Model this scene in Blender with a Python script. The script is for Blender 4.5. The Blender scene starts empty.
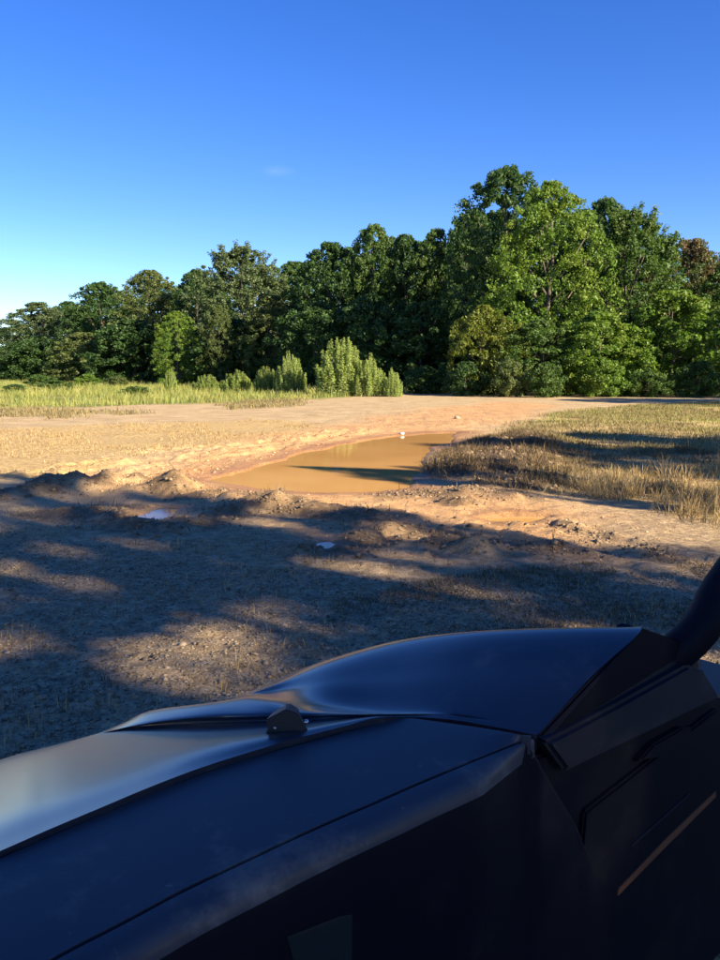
import bpy, bmesh, math, random
import numpy as np
from mathutils import Vector, Matrix

# ------------------------------------------------------------------ camera, sky, sun, exposure
S = bpy.context.scene
COL = S.collection
F = 804.0                      # focal length in photograph pixels (720 x 960)
CAMH = 1.75
PITCH = math.atan2(108, F)     # horizon at row 372
cam_d = bpy.data.cameras.new('camera'); cam = bpy.data.objects.new('camera', cam_d); COL.objects.link(cam)
cam.location = (0, 0, CAMH); cam.rotation_euler = (math.pi/2 - PITCH, 0, 0)
cam_d.sensor_fit = 'VERTICAL'; cam_d.sensor_height = 36.0; cam_d.lens = F/960*36.0
cam_d.clip_start = 0.05; cam_d.clip_end = 6000
S.camera = cam

SUN_EL = math.radians(25)
SUN_H = np.array([0.80, -0.60])               # horizontal direction towards the sun
SUN_H = SUN_H/np.linalg.norm(SUN_H)
SUN_ROT = math.atan2(SUN_H[0], SUN_H[1])
W = bpy.data.worlds.new('World'); S.world = W; W.use_nodes = True
wn = W.node_tree.nodes; wl = W.node_tree.links; wn.clear()
sky = wn.new('ShaderNodeTexSky'); sky.sky_type = 'NISHITA'; sky.sun_disc = False
sky.sun_elevation = SUN_EL; sky.sun_rotation = SUN_ROT
sky.altitude = 1200; sky.air_density = 1.0; sky.dust_density = 0.0; sky.ozone_density = 3.5
hsv = wn.new('ShaderNodeHueSaturation'); hsv.inputs['Saturation'].default_value = 1.28; hsv.inputs['Hue'].default_value = 0.520
wbg = wn.new('ShaderNodeBackground'); wbg.inputs['Strength'].default_value = 0.068
wo = wn.new('ShaderNodeOutputWorld')
cu, cv = (278-360)/F, (480-171)/F
cdir = Vector((cu, math.cos(PITCH)+cv*math.sin(PITCH), -math.sin(PITCH)+cv*math.cos(PITCH))).normalized()
wtc = wn.new('ShaderNodeTexCoord'); wsub = wn.new('ShaderNodeVectorMath'); wsub.operation = 'SUBTRACT'; wsub.inputs[1].default_value = cdir
wmul = wn.new('ShaderNodeVectorMath'); wmul.operation = 'MULTIPLY'; wmul.inputs[1].default_value = (38, 38, 120)
wlen = wn.new('ShaderNodeVectorMath'); wlen.operation = 'LENGTH'
wnz = wn.new('ShaderNodeTexNoise'); wnz.inputs['Scale'].default_value = 70; wnz.inputs['Detail'].default_value = 5
wmr = wn.new('ShaderNodeMapRange'); wmr.interpolation_type = 'SMOOTHSTEP'; wmr.inputs['From Min'].default_value = 1.0; wmr.inputs['From Max'].default_value = 0.0
wm2 = wn.new('ShaderNodeMath'); wm2.operation = 'MULTIPLY'; wm3 = wn.new('ShaderNodeMath'); wm3.operation = 'MULTIPLY'; wm3.inputs[1].default_value = .13
wmix = wn.new('ShaderNodeMix'); wmix.data_type = 'RGBA'; wmix.inputs[7].default_value = (4.5, 5.0, 5.6, 1)
wl.new(wtc.outputs['Generated'], wsub.inputs[0]); wl.new(wsub.outputs[0], wmul.inputs[0]); wl.new(wmul.outputs[0], wlen.inputs[0])
wl.new(wlen.outputs['Value'], wmr.inputs['Value']); wl.new(wtc.outputs['Generated'], wnz.inputs['Vector'])
wl.new(wmr.outputs[0], wm2.inputs[0]); wl.new(wnz.outputs[0], wm2.inputs[1]); wl.new(wm2.outputs[0], wm3.inputs[0])
wl.new(wm3.outputs[0], wmix.inputs[0]); wl.new(hsv.outputs[0], wmix.inputs[6])
wl.new(sky.outputs[0], hsv.inputs['Color']); wl.new(wmix.outputs[2], wbg.inputs['Color']); wl.new(wbg.outputs[0], wo.inputs['Surface'])

sd = bpy.data.lights.new('sun', 'SUN'); sd.energy = 5.0; sd.angle = math.radians(0.53); sd.color = (1.0, 0.83, 0.60)
sun = bpy.data.objects.new('sun', sd); COL.objects.link(sun)
sdir = Vector((SUN_H[0]*math.cos(SUN_EL), SUN_H[1]*math.cos(SUN_EL), math.sin(SUN_EL)))
sun.rotation_euler = sdir.to_track_quat('Z', 'Y').to_euler(); sun.location = (60, -20, 40)
S.view_settings.view_transform = 'Standard'; S.view_settings.look = 'None'
S.view_settings.exposure = 1.78; S.view_settings.gamma = 1.0
S.render.engine = 'CYCLES'
S.cycles.max_bounces = 6; S.cycles.transparent_max_bounces = 4; S.cycles.use_denoising = True

rng = np.random.default_rng(7); random.seed(7)

# ------------------------------------------------------------------ pixel helpers
cp, sp = math.cos(PITCH), math.sin(PITCH)
def ray(x, y):
    u = (x-360)/F; v = (480-y)/F
    return np.array([u, cp+v*sp, -sp+v*cp])
def at_z(x, y, z):
    d = ray(x, y); t = (z-CAMH)/d[2]
    return np.array([0, 0, CAMH])+d*t
def at_Y(x, y, Y):
    d = ray(x, y); return np.array([0, 0, CAMH])+d*(Y/d[1])
def gp(x, y): return at_z(x, y, 0.0)[:2]
def gpoly(pts): return np.array([gp(*p) for p in pts])

# ------------------------------------------------------------------ object helpers
def tag(o, label=None, cat=None, group=None, kind=None):
    if label: o['label'] = label
    if cat: o['category'] = cat
    if group: o['group'] = group
    if kind: o['kind'] = kind
    return o
def link(name, me, mat=None, parent=None):
    o = bpy.data.objects.new(name, me); COL.objects.link(o)
    if mat is not None: me.materials.append(mat)
    if parent is not None: o.parent = parent
    return o
def empty(name, loc):
    o = bpy.data.objects.new(name, None); COL.objects.link(o); o.location = loc; o.empty_display_size = 0.3
    return o
def mesh_np(name, V, Fc, attrs=None, smooth=False):
    me = bpy.data.meshes.new(name)
    V = np.ascontiguousarray(V, dtype=np.float32); Fc = np.ascontiguousarray(Fc, dtype=np.int32)
    n, k = Fc.shape
    me.vertices.add(len(V)); me.vertices.foreach_set('co', V.ravel())
    me.loops.add(n*k); me.loops.foreach_set('vertex_index', Fc.ravel())
    me.polygons.add(n); me.polygons.foreach_set('loop_start', np.arange(0, n*k, k, dtype=np.int32))
    if smooth: me.polygons.foreach_set('use_smooth', np.ones(n, dtype=bool))
    me.update(calc_edges=True)
    for nm, (dom, arr) in (attrs or {}).items():
        a = me.attributes.new(nm, 'FLOAT', dom); a.data.foreach_set('value', np.ascontiguousarray(arr, dtype=np.float32))
    return me
def grid_mesh(name, P, smooth=True, flip=False, sharp=35):
    r, c = P.shape[:2]
    idx = np.arange(r*c).reshape(r, c)
    q = np.stack([idx[:-1, :-1], idx[:-1, 1:], idx[1:, 1:], idx[1:, :-1]], -1).reshape(-1, 4)
    if flip: q = q[:, ::-1]
    me = mesh_np(name, P.reshape(-1, 3), q, smooth=smooth)
    if smooth: me.set_sharp_from_angle(angle=math.radians(sharp))
    return me
def bm_mesh(name, bm, smooth=False):
    me = bpy.data.meshes.new(name); bmesh.ops.recalc_face_normals(bm, faces=bm.faces); bm.to_mesh(me); bm.free()
    if smooth:
        for p in me.polygons: p.use_smooth = True
    return me

# ------------------------------------------------------------------ noise
def vnoise(x, y, seed=0):
    xi = np.floor(x).astype(np.int64); yi = np.floor(y).astype(np.int64)
    fx = x-xi; fy = y-yi; fx = fx*fx*(3-2*fx); fy = fy*fy*(3-2*fy)
    def h(a, b):
        n = (a*374761393+b*668265263+seed*974711) & 0xffffffff
        n = ((n ^ (n >> 13))*1274126177) & 0xffffffff
        n = (n ^ (n >> 16)) & 0xffffff
        return n/float(0xffffff)
    a = h(xi, yi); b = h(xi+1, yi); c = h(xi, yi+1); d = h(xi+1, yi+1)
    return (a*(1-fx)+b*fx)*(1-fy)+(c*(1-fx)+d*fx)*fy
def fbm(x, y, f, oct=4, seed=0, gain=.5):
    s = 0; a = 1; t = 0
    for i in range(oct):
        s = s+a*vnoise(x*f, y*f, seed+i*17); t += a; a *= gain; f *= 2.03
    return s/t-.5
def sstep(a, b, x):
    t = np.clip((x-a)/(b-a), 0, 1); return t*t*(3-2*t)
def sdpoly(X, Y, poly):
    """signed distance, negative inside"""
    d = np.full(X.shape, 1e9); ins = np.zeros(X.shape, bool); n = len(poly)
    for i in range(n):
        a = poly[i]; b = poly[(i+1) % n]; e = b-a
        wx = X-a[0]; wy = Y-a[1]
        t = np.clip((wx*e[0]+wy*e[1])/(e@e+1e-12), 0, 1)
        d = np.minimum(d, np.hypot(wx-e[0]*t, wy-e[1]*t))
        c = ((a[1] <= Y) & (b[1] > Y)) | ((b[1] <= Y) & (a[1] > Y))
        den = b[1]-a[1] if abs(b[1]-a[1]) > 1e-9 else 1e-9
        ins ^= c & (X < a[0]+(Y-a[1])/den*(b[0]-a[0]))
    return np.where(ins, -d, d)
def dline(X, Y, pts):
    d = np.full(X.shape, 1e9)
    for a, b in zip(pts[:-1], pts[1:]):
        e = b-a; wx = X-a[0]; wy = Y-a[1]
        t = np.clip((wx*e[0]+wy*e[1])/(e@e+1e-12), 0, 1)
        d = np.minimum(d, np.hypot(wx-e[0]*t, wy-e[1]*t))
    return d

# ------------------------------------------------------------------ materials
def mat(name):
    m = bpy.data.materials.new(name); m.use_nodes = True
    nt = m.node_tree; b = nt.nodes['Principled BSDF']
    return m, nt, b
def plain(name, col, rough=.5, metal=0, coat=0, spec=.5):
    m, nt, b = mat(name); b.inputs['Base Color'].default_value = (*col, 1)
    b.inputs['Roughness'].default_value = rough; b.inputs['Metallic'].default_value = metal
    b.inputs['Coat Weight'].default_value = coat; b.inputs['Coat Roughness'].default_value = .05
    b.inputs['Specular IOR Level'].default_value = spec
    return m
def N(nt, t, **kw):
    n = nt.nodes.new(t)
    for k, v in kw.items(): setattr(n, k, v)
    return n
def noise(nt, scale, detail=4, rough=.55, coord=None):
    n = N(nt, 'ShaderNodeTexNoise'); n.inputs['Scale'].default_value = scale
    n.inputs['Detail'].default_value = detail; n.inputs['Roughness'].default_value = rough
    if coord is not None: nt.links.new(coord, n.inputs['Vector'])
    return n
def ramp(nt, src, stops):
    r = N(nt, 'ShaderNodeValToRGB'); e = r.color_ramp.elements
    while len(e) < len(stops): e.new(.5)
    for i, (p, c) in enumerate(stops): e[i].position = p; e[i].color = (*c, 1)
    nt.links.new(src, r.inputs['Fac']); return r
def mixc(nt, fac, a, b, blend='MIX'):
    m = N(nt, 'ShaderNodeMix', data_type='RGBA', blend_type=blend)
    if hasattr(fac, 'is_output'): nt.links.new(fac, m.inputs[0])
    else: m.inputs[0].default_value = fac
    for s, i in ((a, 6), (b, 7)):
        if hasattr(s, 'is_output'): nt.links.new(s, m.inputs[i])
        else: m.inputs[i].default_value = (*s, 1)
    return m.outputs[2]
def mul(nt, a, b, op='MULTIPLY', clamp=False):
    m = N(nt, 'ShaderNodeMath', operation=op); m.use_clamp = clamp
    for s, i in ((a, 0), (b, 1)):
        if hasattr(s, 'is_output'): nt.links.new(s, m.inputs[i])
        else: m.inputs[i].default_value = s
    return m.outputs[0]
def attr(nt, nm):
    a = N(nt, 'ShaderNodeAttribute'); a.attribute_name = nm; return a.outputs['Fac']
def leaf_mat(name, dark, light, tint=None, transl=.35, rough=.55, tscale=1.3):
    m, nt, b = mat(name)
    r = ramp(nt, attr(nt, 'rnd'), [(0, dark), (.55, tuple((p+q)/2 for p, q in zip(dark, light))), (1, light)])
    c = r.outputs[0]
    if tint:
        tc = N(nt, 'ShaderNodeTexCoord'); nn = noise(nt, .35, 2, .5, tc.outputs['Object'])
        c = mixc(nt, mul(nt, mul(nt, nn.outputs[0], .42, 'SUBTRACT'), 4, clamp=True), c, tint)
    nt.links.new(c, b.inputs['Base Color']); b.inputs['Roughness'].default_value = rough
    b.inputs['Specular IOR Level'].default_value = .3
    tr = N(nt, 'ShaderNodeBsdfTranslucent')
    nt.links.new(mixc(nt, 1.0, c, (tscale*1.0, tscale*1.05, tscale*.5), 'MULTIPLY'), tr.inputs['Color'])
    mx = N(nt, 'ShaderNodeMixShader'); mx.inputs[0].default_value = transl
    nt.links.new(b.outputs[0], mx.inputs[1]); nt.links.new(tr.outputs[0], mx.inputs[2])
    nt.links.new(mx.outputs[0], nt.nodes['Material Output'].inputs['Surface'])
    return m
L = {
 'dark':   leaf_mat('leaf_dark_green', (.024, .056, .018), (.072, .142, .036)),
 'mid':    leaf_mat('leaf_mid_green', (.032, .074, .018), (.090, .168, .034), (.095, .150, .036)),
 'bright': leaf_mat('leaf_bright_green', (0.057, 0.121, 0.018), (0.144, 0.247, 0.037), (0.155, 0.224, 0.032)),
 'olive':  leaf_mat('leaf_olive', (.050, .080, .024), (.125, .175, .052), (.115, .140, .045)),
 'grey':   leaf_mat('leaf_grey_green', (0.056, 0.090, 0.039), (0.140, 0.189, 0.081)),
 'yellow': leaf_mat('leaf_yellow_green', (.065, .095, .014), (.170, .200, .030)),
 'red':    leaf_mat('leaf_reddish', (.075, .070, .032), (.170, .115, .062), (.085, .120, .035)),
 'willow': leaf_mat('leaf_willow', (.22, .30, .09), (.45, .53, .19), transl=.45),
 'dry':    leaf_mat('dry_grass', (.24, .165, .075), (.50, .37, .19), transl=.25, rough=.7),
 'dead':   leaf_mat('dead_brush', (.060, .042, .022), (.19, .135, .07), transl=.1, rough=.8),
 'green':  leaf_mat('green_grass', (.120, .165, .035), (.250, .285, .075), (.32, .30, .10), transl=.3),
 'short':  leaf_mat('short_grass', (.12, .105, .045), (.29, .235, .11), transl=.2, rough=.7),
}
def bark():
    m, nt, b = mat('bark'); tc = N(nt, 'ShaderNodeTexCoord')
    mp = N(nt, 'ShaderNodeMapping'); mp.inputs['Scale'].default_value = (6, 6, 1); nt.links.new(tc.outputs['Object'], mp.inputs[0])
    n = noise(nt, 2.5, 5, .6, mp.outputs[0]); r = ramp(nt, n.outputs[0], [(.3, (.035, .028, .022)), (.7, (.13, .11, .085))])
    nt.links.new(r.outputs[0], b.inputs['Base Color']); b.inputs['Roughness'].default_value = .9
    return m
BARK = bark()

# ------------------------------------------------------------------ ground
PUD = gpoly([(214, 479), (240, 470), (275, 460), (310, 450), (345, 442), (385, 436), (425, 432), (462, 431), (448, 440), (430, 450), (418, 462), (414, 474), (424, 483), (405, 489), (360, 492), (300, 491), (245, 487)])
PUDS = [gpoly([(128, 519), (140, 512), (160, 506), (181, 506), (172, 513), (150, 520)]),
        gpoly([(313, 544), (318, 540), (329, 538), (334, 541), (326, 545)]),
        gpoly([(486, 517), (515, 513), (548, 515), (530, 520), (500, 520)])]
WL = -0.035
BERM = [(gpoly([(-60, 500), (20, 493), (75, 489), (130, 483), (165, 490), (215, 497), (250, 500)]), .28, .21),
        (gpoly([(70, 512), (110, 510), (150, 530), (210, 520), (260, 505)]), .30, .10),
        (gpoly([(285, 505), (330, 512), (372, 516), (400, 528), (455, 540), (470, 548)]), .30, .17),
        (gpoly([(300, 548), (345, 552), (362, 536)]), .22, .11),
        (gpoly([(515, 543), (545, 548), (575, 552)]), .20, .14),
        (gpoly([(555, 525), (590, 533), (640, 548), (665, 556)]), .13, .10),
        (gpoly([(385, 497), (430, 493), (470, 494), (520, 500)]), .22, .09),
        (gpoly([(448, 503), (466, 505)]), .12, .09)]
RUT = gpoly([(520, 520), (570, 530), (630, 545), (660, 552), (720, 566)])
RUT2 = gpoly([(470, 530), (540, 548), (620, 565)])
BRUSH = gpoly([(424, 470), (440, 455), (475, 442), (520, 432), (575, 434), (640, 441), (735, 446), (735, 520), (690, 515), (640, 500), (585, 496), (530, 495), (470, 486), (430, 478)])
BRUSHD = gpoly([(424, 470), (440, 455), (475, 442), (520, 432), (560, 438), (560, 490), (530, 493), (470, 486), (430, 478)])
STRAWR = gpoly([(480, 440), (530, 424), (570, 410), (720, 406), (900, 410), (1000, 470), (900, 540), (735, 545), (700, 520), (600, 500), (520, 490)])
STRAWL = gpoly([(-400, 428), (0, 428), (150, 424), (260, 420), (330, 424), (300, 436), (240, 446), (150, 452), (90, 470), (0, 488), (-300, 500)])
CLODS = gpoly([(0, 470), (90, 462), (140, 448), (240, 444), (330, 430), (400, 424), (330, 444), (270, 458), (210, 476), (180, 488), (60, 486)])
MUD = gpoly([(60, 490), (140, 462), (230, 442), (330, 424), (420, 410), (500, 402), (560, 404), (540, 418), (480, 432), (420, 470), (480, 492), (600, 505), (700, 545), (640, 575), (520, 560), (440, 560), (330, 545), (230, 515), (120, 505)])
GREEN = gpoly([(-900, 409), (0, 410), (100, 406), (200, 404), (280, 402), (330, 398), (400, 394), (440, 392), (480, 391.5), (700, 391.0), (900, 390), (900, 374.0), (-900, 373.5)])

def height(X, Y):
    near = sstep(60, 25, Y)
    z = fbm(X, Y, .25, 3, 3)*.10*near+fbm(X, Y, 1.1, 4, 5)*.07*near
    dp = sdpoly(X, Y, PUD)
    m = sdpoly(X, Y, MUD)
    mm = sstep(.8, -.6, m)*near
    z = z+fbm(X, Y, 3.2, 4, 9, .6)*.09*mm
    cl = sstep(.5, -.3, sdpoly(X, Y, CLODS))*near
    ln = vnoise((X*.8+Y*.6)*2.2, (Y*.8-X*.6)*2.2, 31)
    dr = PUD[6]-PUD[0]; dr = dr/np.linalg.norm(dr); U_ = X*dr[0]+Y*dr[1]; V_ = -X*dr[1]+Y*dr[0]
    z = z+cl*(np.abs(fbm(X, Y, 1.9, 4, 13, .62))*.30-.03+fbm(U_*.22, V_*1.6+.25*np.sin(U_*.8), 1.6, 3, 15)*.16)
    for pts, w, h in BERM:
        d = dline(X, Y, pts)+fbm(X, Y, 1.4, 2, 21)*.28
        lump = .35+1.1*vnoise(X*2.6, Y*2.6, 23)
        brk = sstep(.30, .62, vnoise(X*1.15, Y*1.15, 29))*.75+.25
        z = z+h*.9*np.exp(-(d/w)**2)*lump*brk+h*.6*np.exp(-(d/(w*1.9))**2)*fbm(X, Y, 4.5, 4, 25, .68)
    for r in (RUT, RUT2):
        d = dline(X, Y, r)+fbm(X, Y, 1.1, 2, 27)*.1
        z = z-.07*np.exp(-(d/.11)**2)+.04*np.exp(-((d-.24)/.09)**2)
    b = sstep(.5, -.8, sdpoly(X, Y, BRUSHD))
    z = z+b*(.12+fbm(X, Y, 1.4, 4, 33)*.3)
    sh = sstep(11, 8.5, Y)
    z = z+sh*(fbm(X, Y, 6, 3, 41, .65)*.06+fbm(X, Y, 1.6, 3, 43)*.05)
    # basins
    rim = fbm(X, Y, .9, 3, 51)*.55
    e = dp+rim*sstep(3, 0.2, np.abs(dp))
    z = np.where(e < 0, np.minimum(z, WL-.012-.05*sstep(0, -1.0, e)), np.maximum(z, WL+.012+.0*z)*1.0)
    k = sstep(1.2, 0, e)
    z = np.where(e >= 0, z*(1-k*.75)+(WL+.012+.10*np.clip(e, 0, 1.2)*.6)*k*.75, z)
    for q in PUDS:
        e = sdpoly(X, Y, q)+fbm(X, Y, 3.5, 3, 61)*.22
        z = np.where(e < .0, np.minimum(z, WL-.01), z)
        z = np.where((e >= .0) & (e < .5), np.minimum(z, WL-.01+e*.45), z)
        far = sdpoly(X, Y, q)
    return z
def lines(segs):
    out = []
    for a, b, s in segs: out.append(np.arange(a, b, s))
    return np.concatenate(out)
def grow(a, step, f, n):
    o = [a]
    for i in range(n): step *= f; o.append(o[-1]+step)
    return np.array(o)
xr = grow(10.0, .06, 1.13, 62)
gx = np.concatenate([-xr[::-1][:-1], np.arange(-10, 10.001, .055), xr[1:]])
gy = np.concatenate([-grow(0.0, .2, 1.25, 24)[::-1][:-1], np.arange(0, 4, .12), np.arange(4, 16, .05), np.arange(16, 24, .08), grow(24.0, .08, 1.06, 108)])
GX, GY = np.meshgrid(gx, gy)
GZ = height(GX, GY)
x_, y_ = GX.ravel(), GY.ravel()
A_ = {}
nz = fbm(x_, y_, .35, 4, 71)
near = sstep(60, 30, y_)
A_['mud'] = sstep(1.0, -1.2, sdpoly(x_, y_, MUD)+nz*2.5)
A_['straw'] = np.maximum(sstep(.8, -.8, sdpoly(x_, y_, STRAWL)+nz*3), sstep(.8, -.8, sdpoly(x_, y_, STRAWR)+nz*2))
A_['green'] = sstep(1.5, -2.5, sdpoly(x_, y_, GREEN)+nz*5)
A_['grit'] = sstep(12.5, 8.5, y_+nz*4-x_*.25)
wet = np.zeros_like(x_)
for q, w in [(PUD, .9)]+[(q, .55) for q in PUDS]:
    wet = np.maximum(wet, sstep(w, 0, sdpoly(x_, y_, q)+fbm(x_, y_, 1.2, 3, 77)*.8))
A_['wet'] = wet
bd = np.full(x_.shape, 0.0)
for pts, w, h in BERM: bd = np.maximum(bd, sstep(w*2.0, w*.5, dline(x_, y_, pts)+fbm(x_, y_, 1.7, 4, 83)*.9))
A_['soil'] = bd*sstep(.25, .5, vnoise(x_*1.6, y_*1.6, 85)+.2)
A_['brush'] = sstep(.6, -.5, sdpoly(x_, y_, BRUSHD)+nz)
r, c = GX.shape
idx = np.arange(r*c).reshape(r, c)
q = np.stack([idx[:-1, :-1], idx[:-1, 1:], idx[1:, 1:], idx[1:, :-1]], -1).reshape(-1, 4)
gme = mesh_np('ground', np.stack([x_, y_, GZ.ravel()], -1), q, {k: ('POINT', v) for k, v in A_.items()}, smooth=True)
def ground_mat():
    m, nt, b = mat('dirt_ground'); tc = N(nt, 'ShaderNodeTexCoord'); co = tc.outputs['Object']
    n1 = noise(nt, .9, 6, .6, co); n2 = noise(nt, 9, 6, .65, co); n3 = noise(nt, 55, 4, .7, co); n0 = noise(nt, .18, 4, .6, co)
    base = ramp(nt, n1.outputs[0], [(.3, (.35, .255, .130)), (.7, (.55, .425, .240))]).outputs[0]
    mudc = ramp(nt, n1.outputs[0], [(.25, (.42, .240, .105)), (.75, (.61, .390, .185))]).outputs[0]
    strawc = ramp(nt, n2.outputs[0], [(.3, (.33, .235, .095)), (.7, (.57, .42, .19))]).outputs[0]
    greenc = ramp(nt, n0.outputs[0], [(.35, (.13, .17, .03)), (.65, (.30, .27, .07))]).outputs[0]
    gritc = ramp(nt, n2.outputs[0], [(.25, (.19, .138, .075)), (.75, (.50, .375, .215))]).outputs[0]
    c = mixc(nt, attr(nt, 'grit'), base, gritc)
    c = mixc(nt, attr(nt, 'straw'), c, strawc)
    c = mixc(nt, attr(nt, 'mud'), c, mudc)
    soilc = ramp(nt, n2.outputs[0], [(.3, (.10, .068, .036)), (.7, (.25, .175, .10))]).outputs[0]
    c = mixc(nt, mul(nt, attr(nt, 'soil'), .85), c, soilc)
    c = mixc(nt, attr(nt, 'green'), c, greenc)
    c = mixc(nt, attr(nt, 'brush'), c, (.12, .085, .05))
    v = ramp(nt, n3.outputs[0], [(.28, (.45, .45, .45)), (.72, (1.35, 1.35, 1.35))]).outputs[0]
    c = mixc(nt, 1.0, c, v, 'MULTIPLY')
    v2 = ramp(nt, n2.outputs[0], [(.3, (.78, .76, .74)), (.7, (1.12, 1.12, 1.12))]).outputs[0]
    c = mixc(nt, 1.0, c, v2, 'MULTIPLY')
    wt = attr(nt, 'wet')
    c = mixc(nt, wt, c, mixc(nt, 1.0, c, (.74, .66, .58), 'MULTIPLY'))
    nt.links.new(c, b.inputs['Base Color'])
    rr = mul(nt, mul(nt, wt, -.42), .92, 'ADD'); nt.links.new(rr, b.inputs['Roughness'])
    b.inputs['Specular IOR Level'].default_value = .25
    bp = N(nt, 'ShaderNodeBump'); bp.inputs['Strength'].default_value = .8; bp.inputs['Distance'].default_value = .04
    h = mul(nt, n2.outputs[0], mul(nt, n3.outputs[0], .45), 'ADD'); nt.links.new(h, bp.inputs['Height'])
    nt.links.new(bp.outputs[0], b.inputs['Normal'])
    return m
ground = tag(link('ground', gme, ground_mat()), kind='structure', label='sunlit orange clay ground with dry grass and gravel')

def water_mat():
    m, nt, b = mat('muddy_water'); tc = N(nt, 'ShaderNodeTexCoord')
    n = noise(nt, .5, 3, .5, tc.outputs['Object'])
    r_ = ramp(nt, n.outputs[0], [(.3, (.52, .285, .095)), (.7, (.60, .345, .125))]); nt.links.new(r_.outputs[0], b.inputs['Base Color'])
    b.inputs['Roughness'].default_value = .06; b.inputs['IOR'].default_value = 1.25
    n2 = noise(nt, 5, 3, .5, tc.outputs['Object']); bp = N(nt, 'ShaderNodeBump'); bp.inputs['Strength'].default_value = .05; bp.inputs['Distance'].default_value = .02
    nt.links.new(n2.outputs[0], bp.inputs['Height']); nt.links.new(bp.outputs[0], b.inputs['Normal'])
    return m
WATER = water_mat()
CLEAR = WATER.copy(); CLEAR.name = 'thin_clear_water'
for e_, c_ in zip([n_ for n_ in CLEAR.node_tree.nodes if n_.type == 'VALTORGB'][0].color_ramp.elements, ((.15, .10, .06), (.20, .14, .085))): e_.color = (*c_, 1)
CLEAR.node_tree.nodes['Principled BSDF'].inputs['IOR'].default_value = 1.33; CLEAR.node_tree.nodes['Principled BSDF'].inputs['Roughness'].default_value = .14
def puddle(poly, grow_, label, m_=None):
    c = poly.mean(0); v = poly-c; n = np.linalg.norm(v, axis=1, keepdims=True); P = poly+v/n*grow_
    bm = bmesh.new(); vs = [bm.verts.new((p[0], p[1], WL)) for p in P]
    f = bm.faces.new(vs)
    if f.normal.z < 0: f.normal_flip()
    bmesh.ops.triangulate(bm, faces=[f])
    me = bm_mesh('puddle', bm)
    for p in me.polygons:
        if p.normal.z < 0: p.flip()
    tag(link('puddle', me, m_ or WATER), kind='structure', label=label)
puddle(PUD, .35, 'large muddy orange puddle in the middle of the track')
puddle(PUDS[0], .06, 'small puddle reflecting pale sky in the shaded mud', CLEAR)
puddle(PUDS[1], .05, 'tiny puddle beside the mud clods', CLEAR)
puddle(PUDS[2], .05, 'thin wet film on the orange mud')

# ------------------------------------------------------------------ blades, clods, gravel
def in_poly(poly, n):
    lo, hi = poly.min(0), poly.max(0); out = np.zeros((0, 2))
    while len(out) < n:
        p = lo+(hi-lo)*rng.random((n*3, 2)); out = np.vstack([out, p[sdpoly(p[:, 0], p[:, 1], poly) < 0]])
    return out[:n]
def blades(name, P, h, w, lean, mt, label, seg=2, cat=None, zoff=0, hn=1.6):
    n = len(P); z = height(P[:, 0], P[:, 1])-.01+zoff
    h = h*(.45+.8*rng.random(n)) if np.ndim(h) == 0 else h*(.6+.6*rng.random(n))
    h = h*(.40+1.2*vnoise(P[:, 0]*hn, P[:, 1]*hn, 91))
    az = rng.random(n)*2*np.pi; ln = lean*rng.random(n)
    a2 = rng.random(n)*2*np.pi
    side = np.stack([np.cos(a2), np.sin(a2), np.zeros(n)], -1)*(w*(.6+.8*rng.random(n)))[:, None]
    base = np.stack([P[:, 0], P[:, 1], z], -1)
    d1 = np.stack([np.cos(az)*np.sin(ln*.5), np.sin(az)*np.sin(ln*.5), np.cos(ln*.5)], -1)
    d2 = np.stack([np.cos(az)*np.sin(ln*1.4), np.sin(az)*np.sin(ln*1.4), np.cos(ln*1.4)], -1)
    mid = base+d1*(h*.55)[:, None]; tip = mid+d2*(h*.45)[:, None]
    V = np.stack([base-side*.5, base+side*.5, mid+side*.4, mid-side*.4, tip+side*.08, tip-side*.08], 1).reshape(-1, 3)
    k = np.arange(n)[:, None]*6
    Fc = np.concatenate([k+np.array([[0, 1, 2, 3]]), k+np.array([[3, 2, 4, 5]])], 1).reshape(-1, 4)
    rn = np.repeat(rng.random(n), 2)
    me = mesh_np(name, V, Fc, {'rnd': ('FACE', rn)})
    return tag(link(name, me, mt), label=label, kind='stuff', cat=cat)
def tufts(name, centres, per, rad, h, w, mt, label):
    n = len(centres)*per
    C = np.repeat(centres, per, 0); hs = np.repeat(h*(.5+.75*rng.random(len(centres))), per)*(.5+.6*rng.random(n))
    a = rng.random(n)*2*np.pi; r0 = rad*np.sqrt(rng.random(n)); lean = .15+1.0*(r0/rad)*rng.random(n)
    P = C+np.stack([np.cos(a), np.sin(a)], -1)*r0[:, None]
    z = height(P[:, 0], P[:, 1])-.01; a = a+rng.normal(0, .5, n)
    base = np.stack([P[:, 0], P[:, 1], z], -1)
    def d(l): return np.stack([np.cos(a)*np.sin(l), np.sin(a)*np.sin(l), np.cos(l)], -1)
    p1 = base+d(lean*.5)*(hs*.5)[:, None]; p2 = p1+d(lean*1.1)*(hs*.35)[:, None]; p3 = p2+d(lean*1.9)*(hs*.25)[:, None]
    a2 = rng.random(n)*6.28; sd_ = np.stack([np.cos(a2), np.sin(a2), np.zeros(n)], -1)*(w*(.6+.8*rng.random(n)))[:, None]
    V = np.stack([base-sd_*.5, base+sd_*.5, p1+sd_*.45, p1-sd_*.45, p2+sd_*.5, p2-sd_*.5, p3+sd_*.1, p3-sd_*.1], 1).reshape(-1, 3)
    k = np.arange(n)[:, None]*8
    Fc = np.concatenate([k+np.array([[0, 1, 2, 3]]), k+np.array([[3, 2, 4, 5]]), k+np.array([[5, 4, 6, 7]])], 1).reshape(-1, 4)
    cr = np.repeat(rng.random(len(centres)), per)
    me = mesh_np(name, V, Fc, {'rnd': ('FACE', np.repeat(np.clip(.5*cr+.5*rng.random(n), 0, 1), 3))})
    return tag(link(name, me, mt), label=label, kind='stuff')
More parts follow.
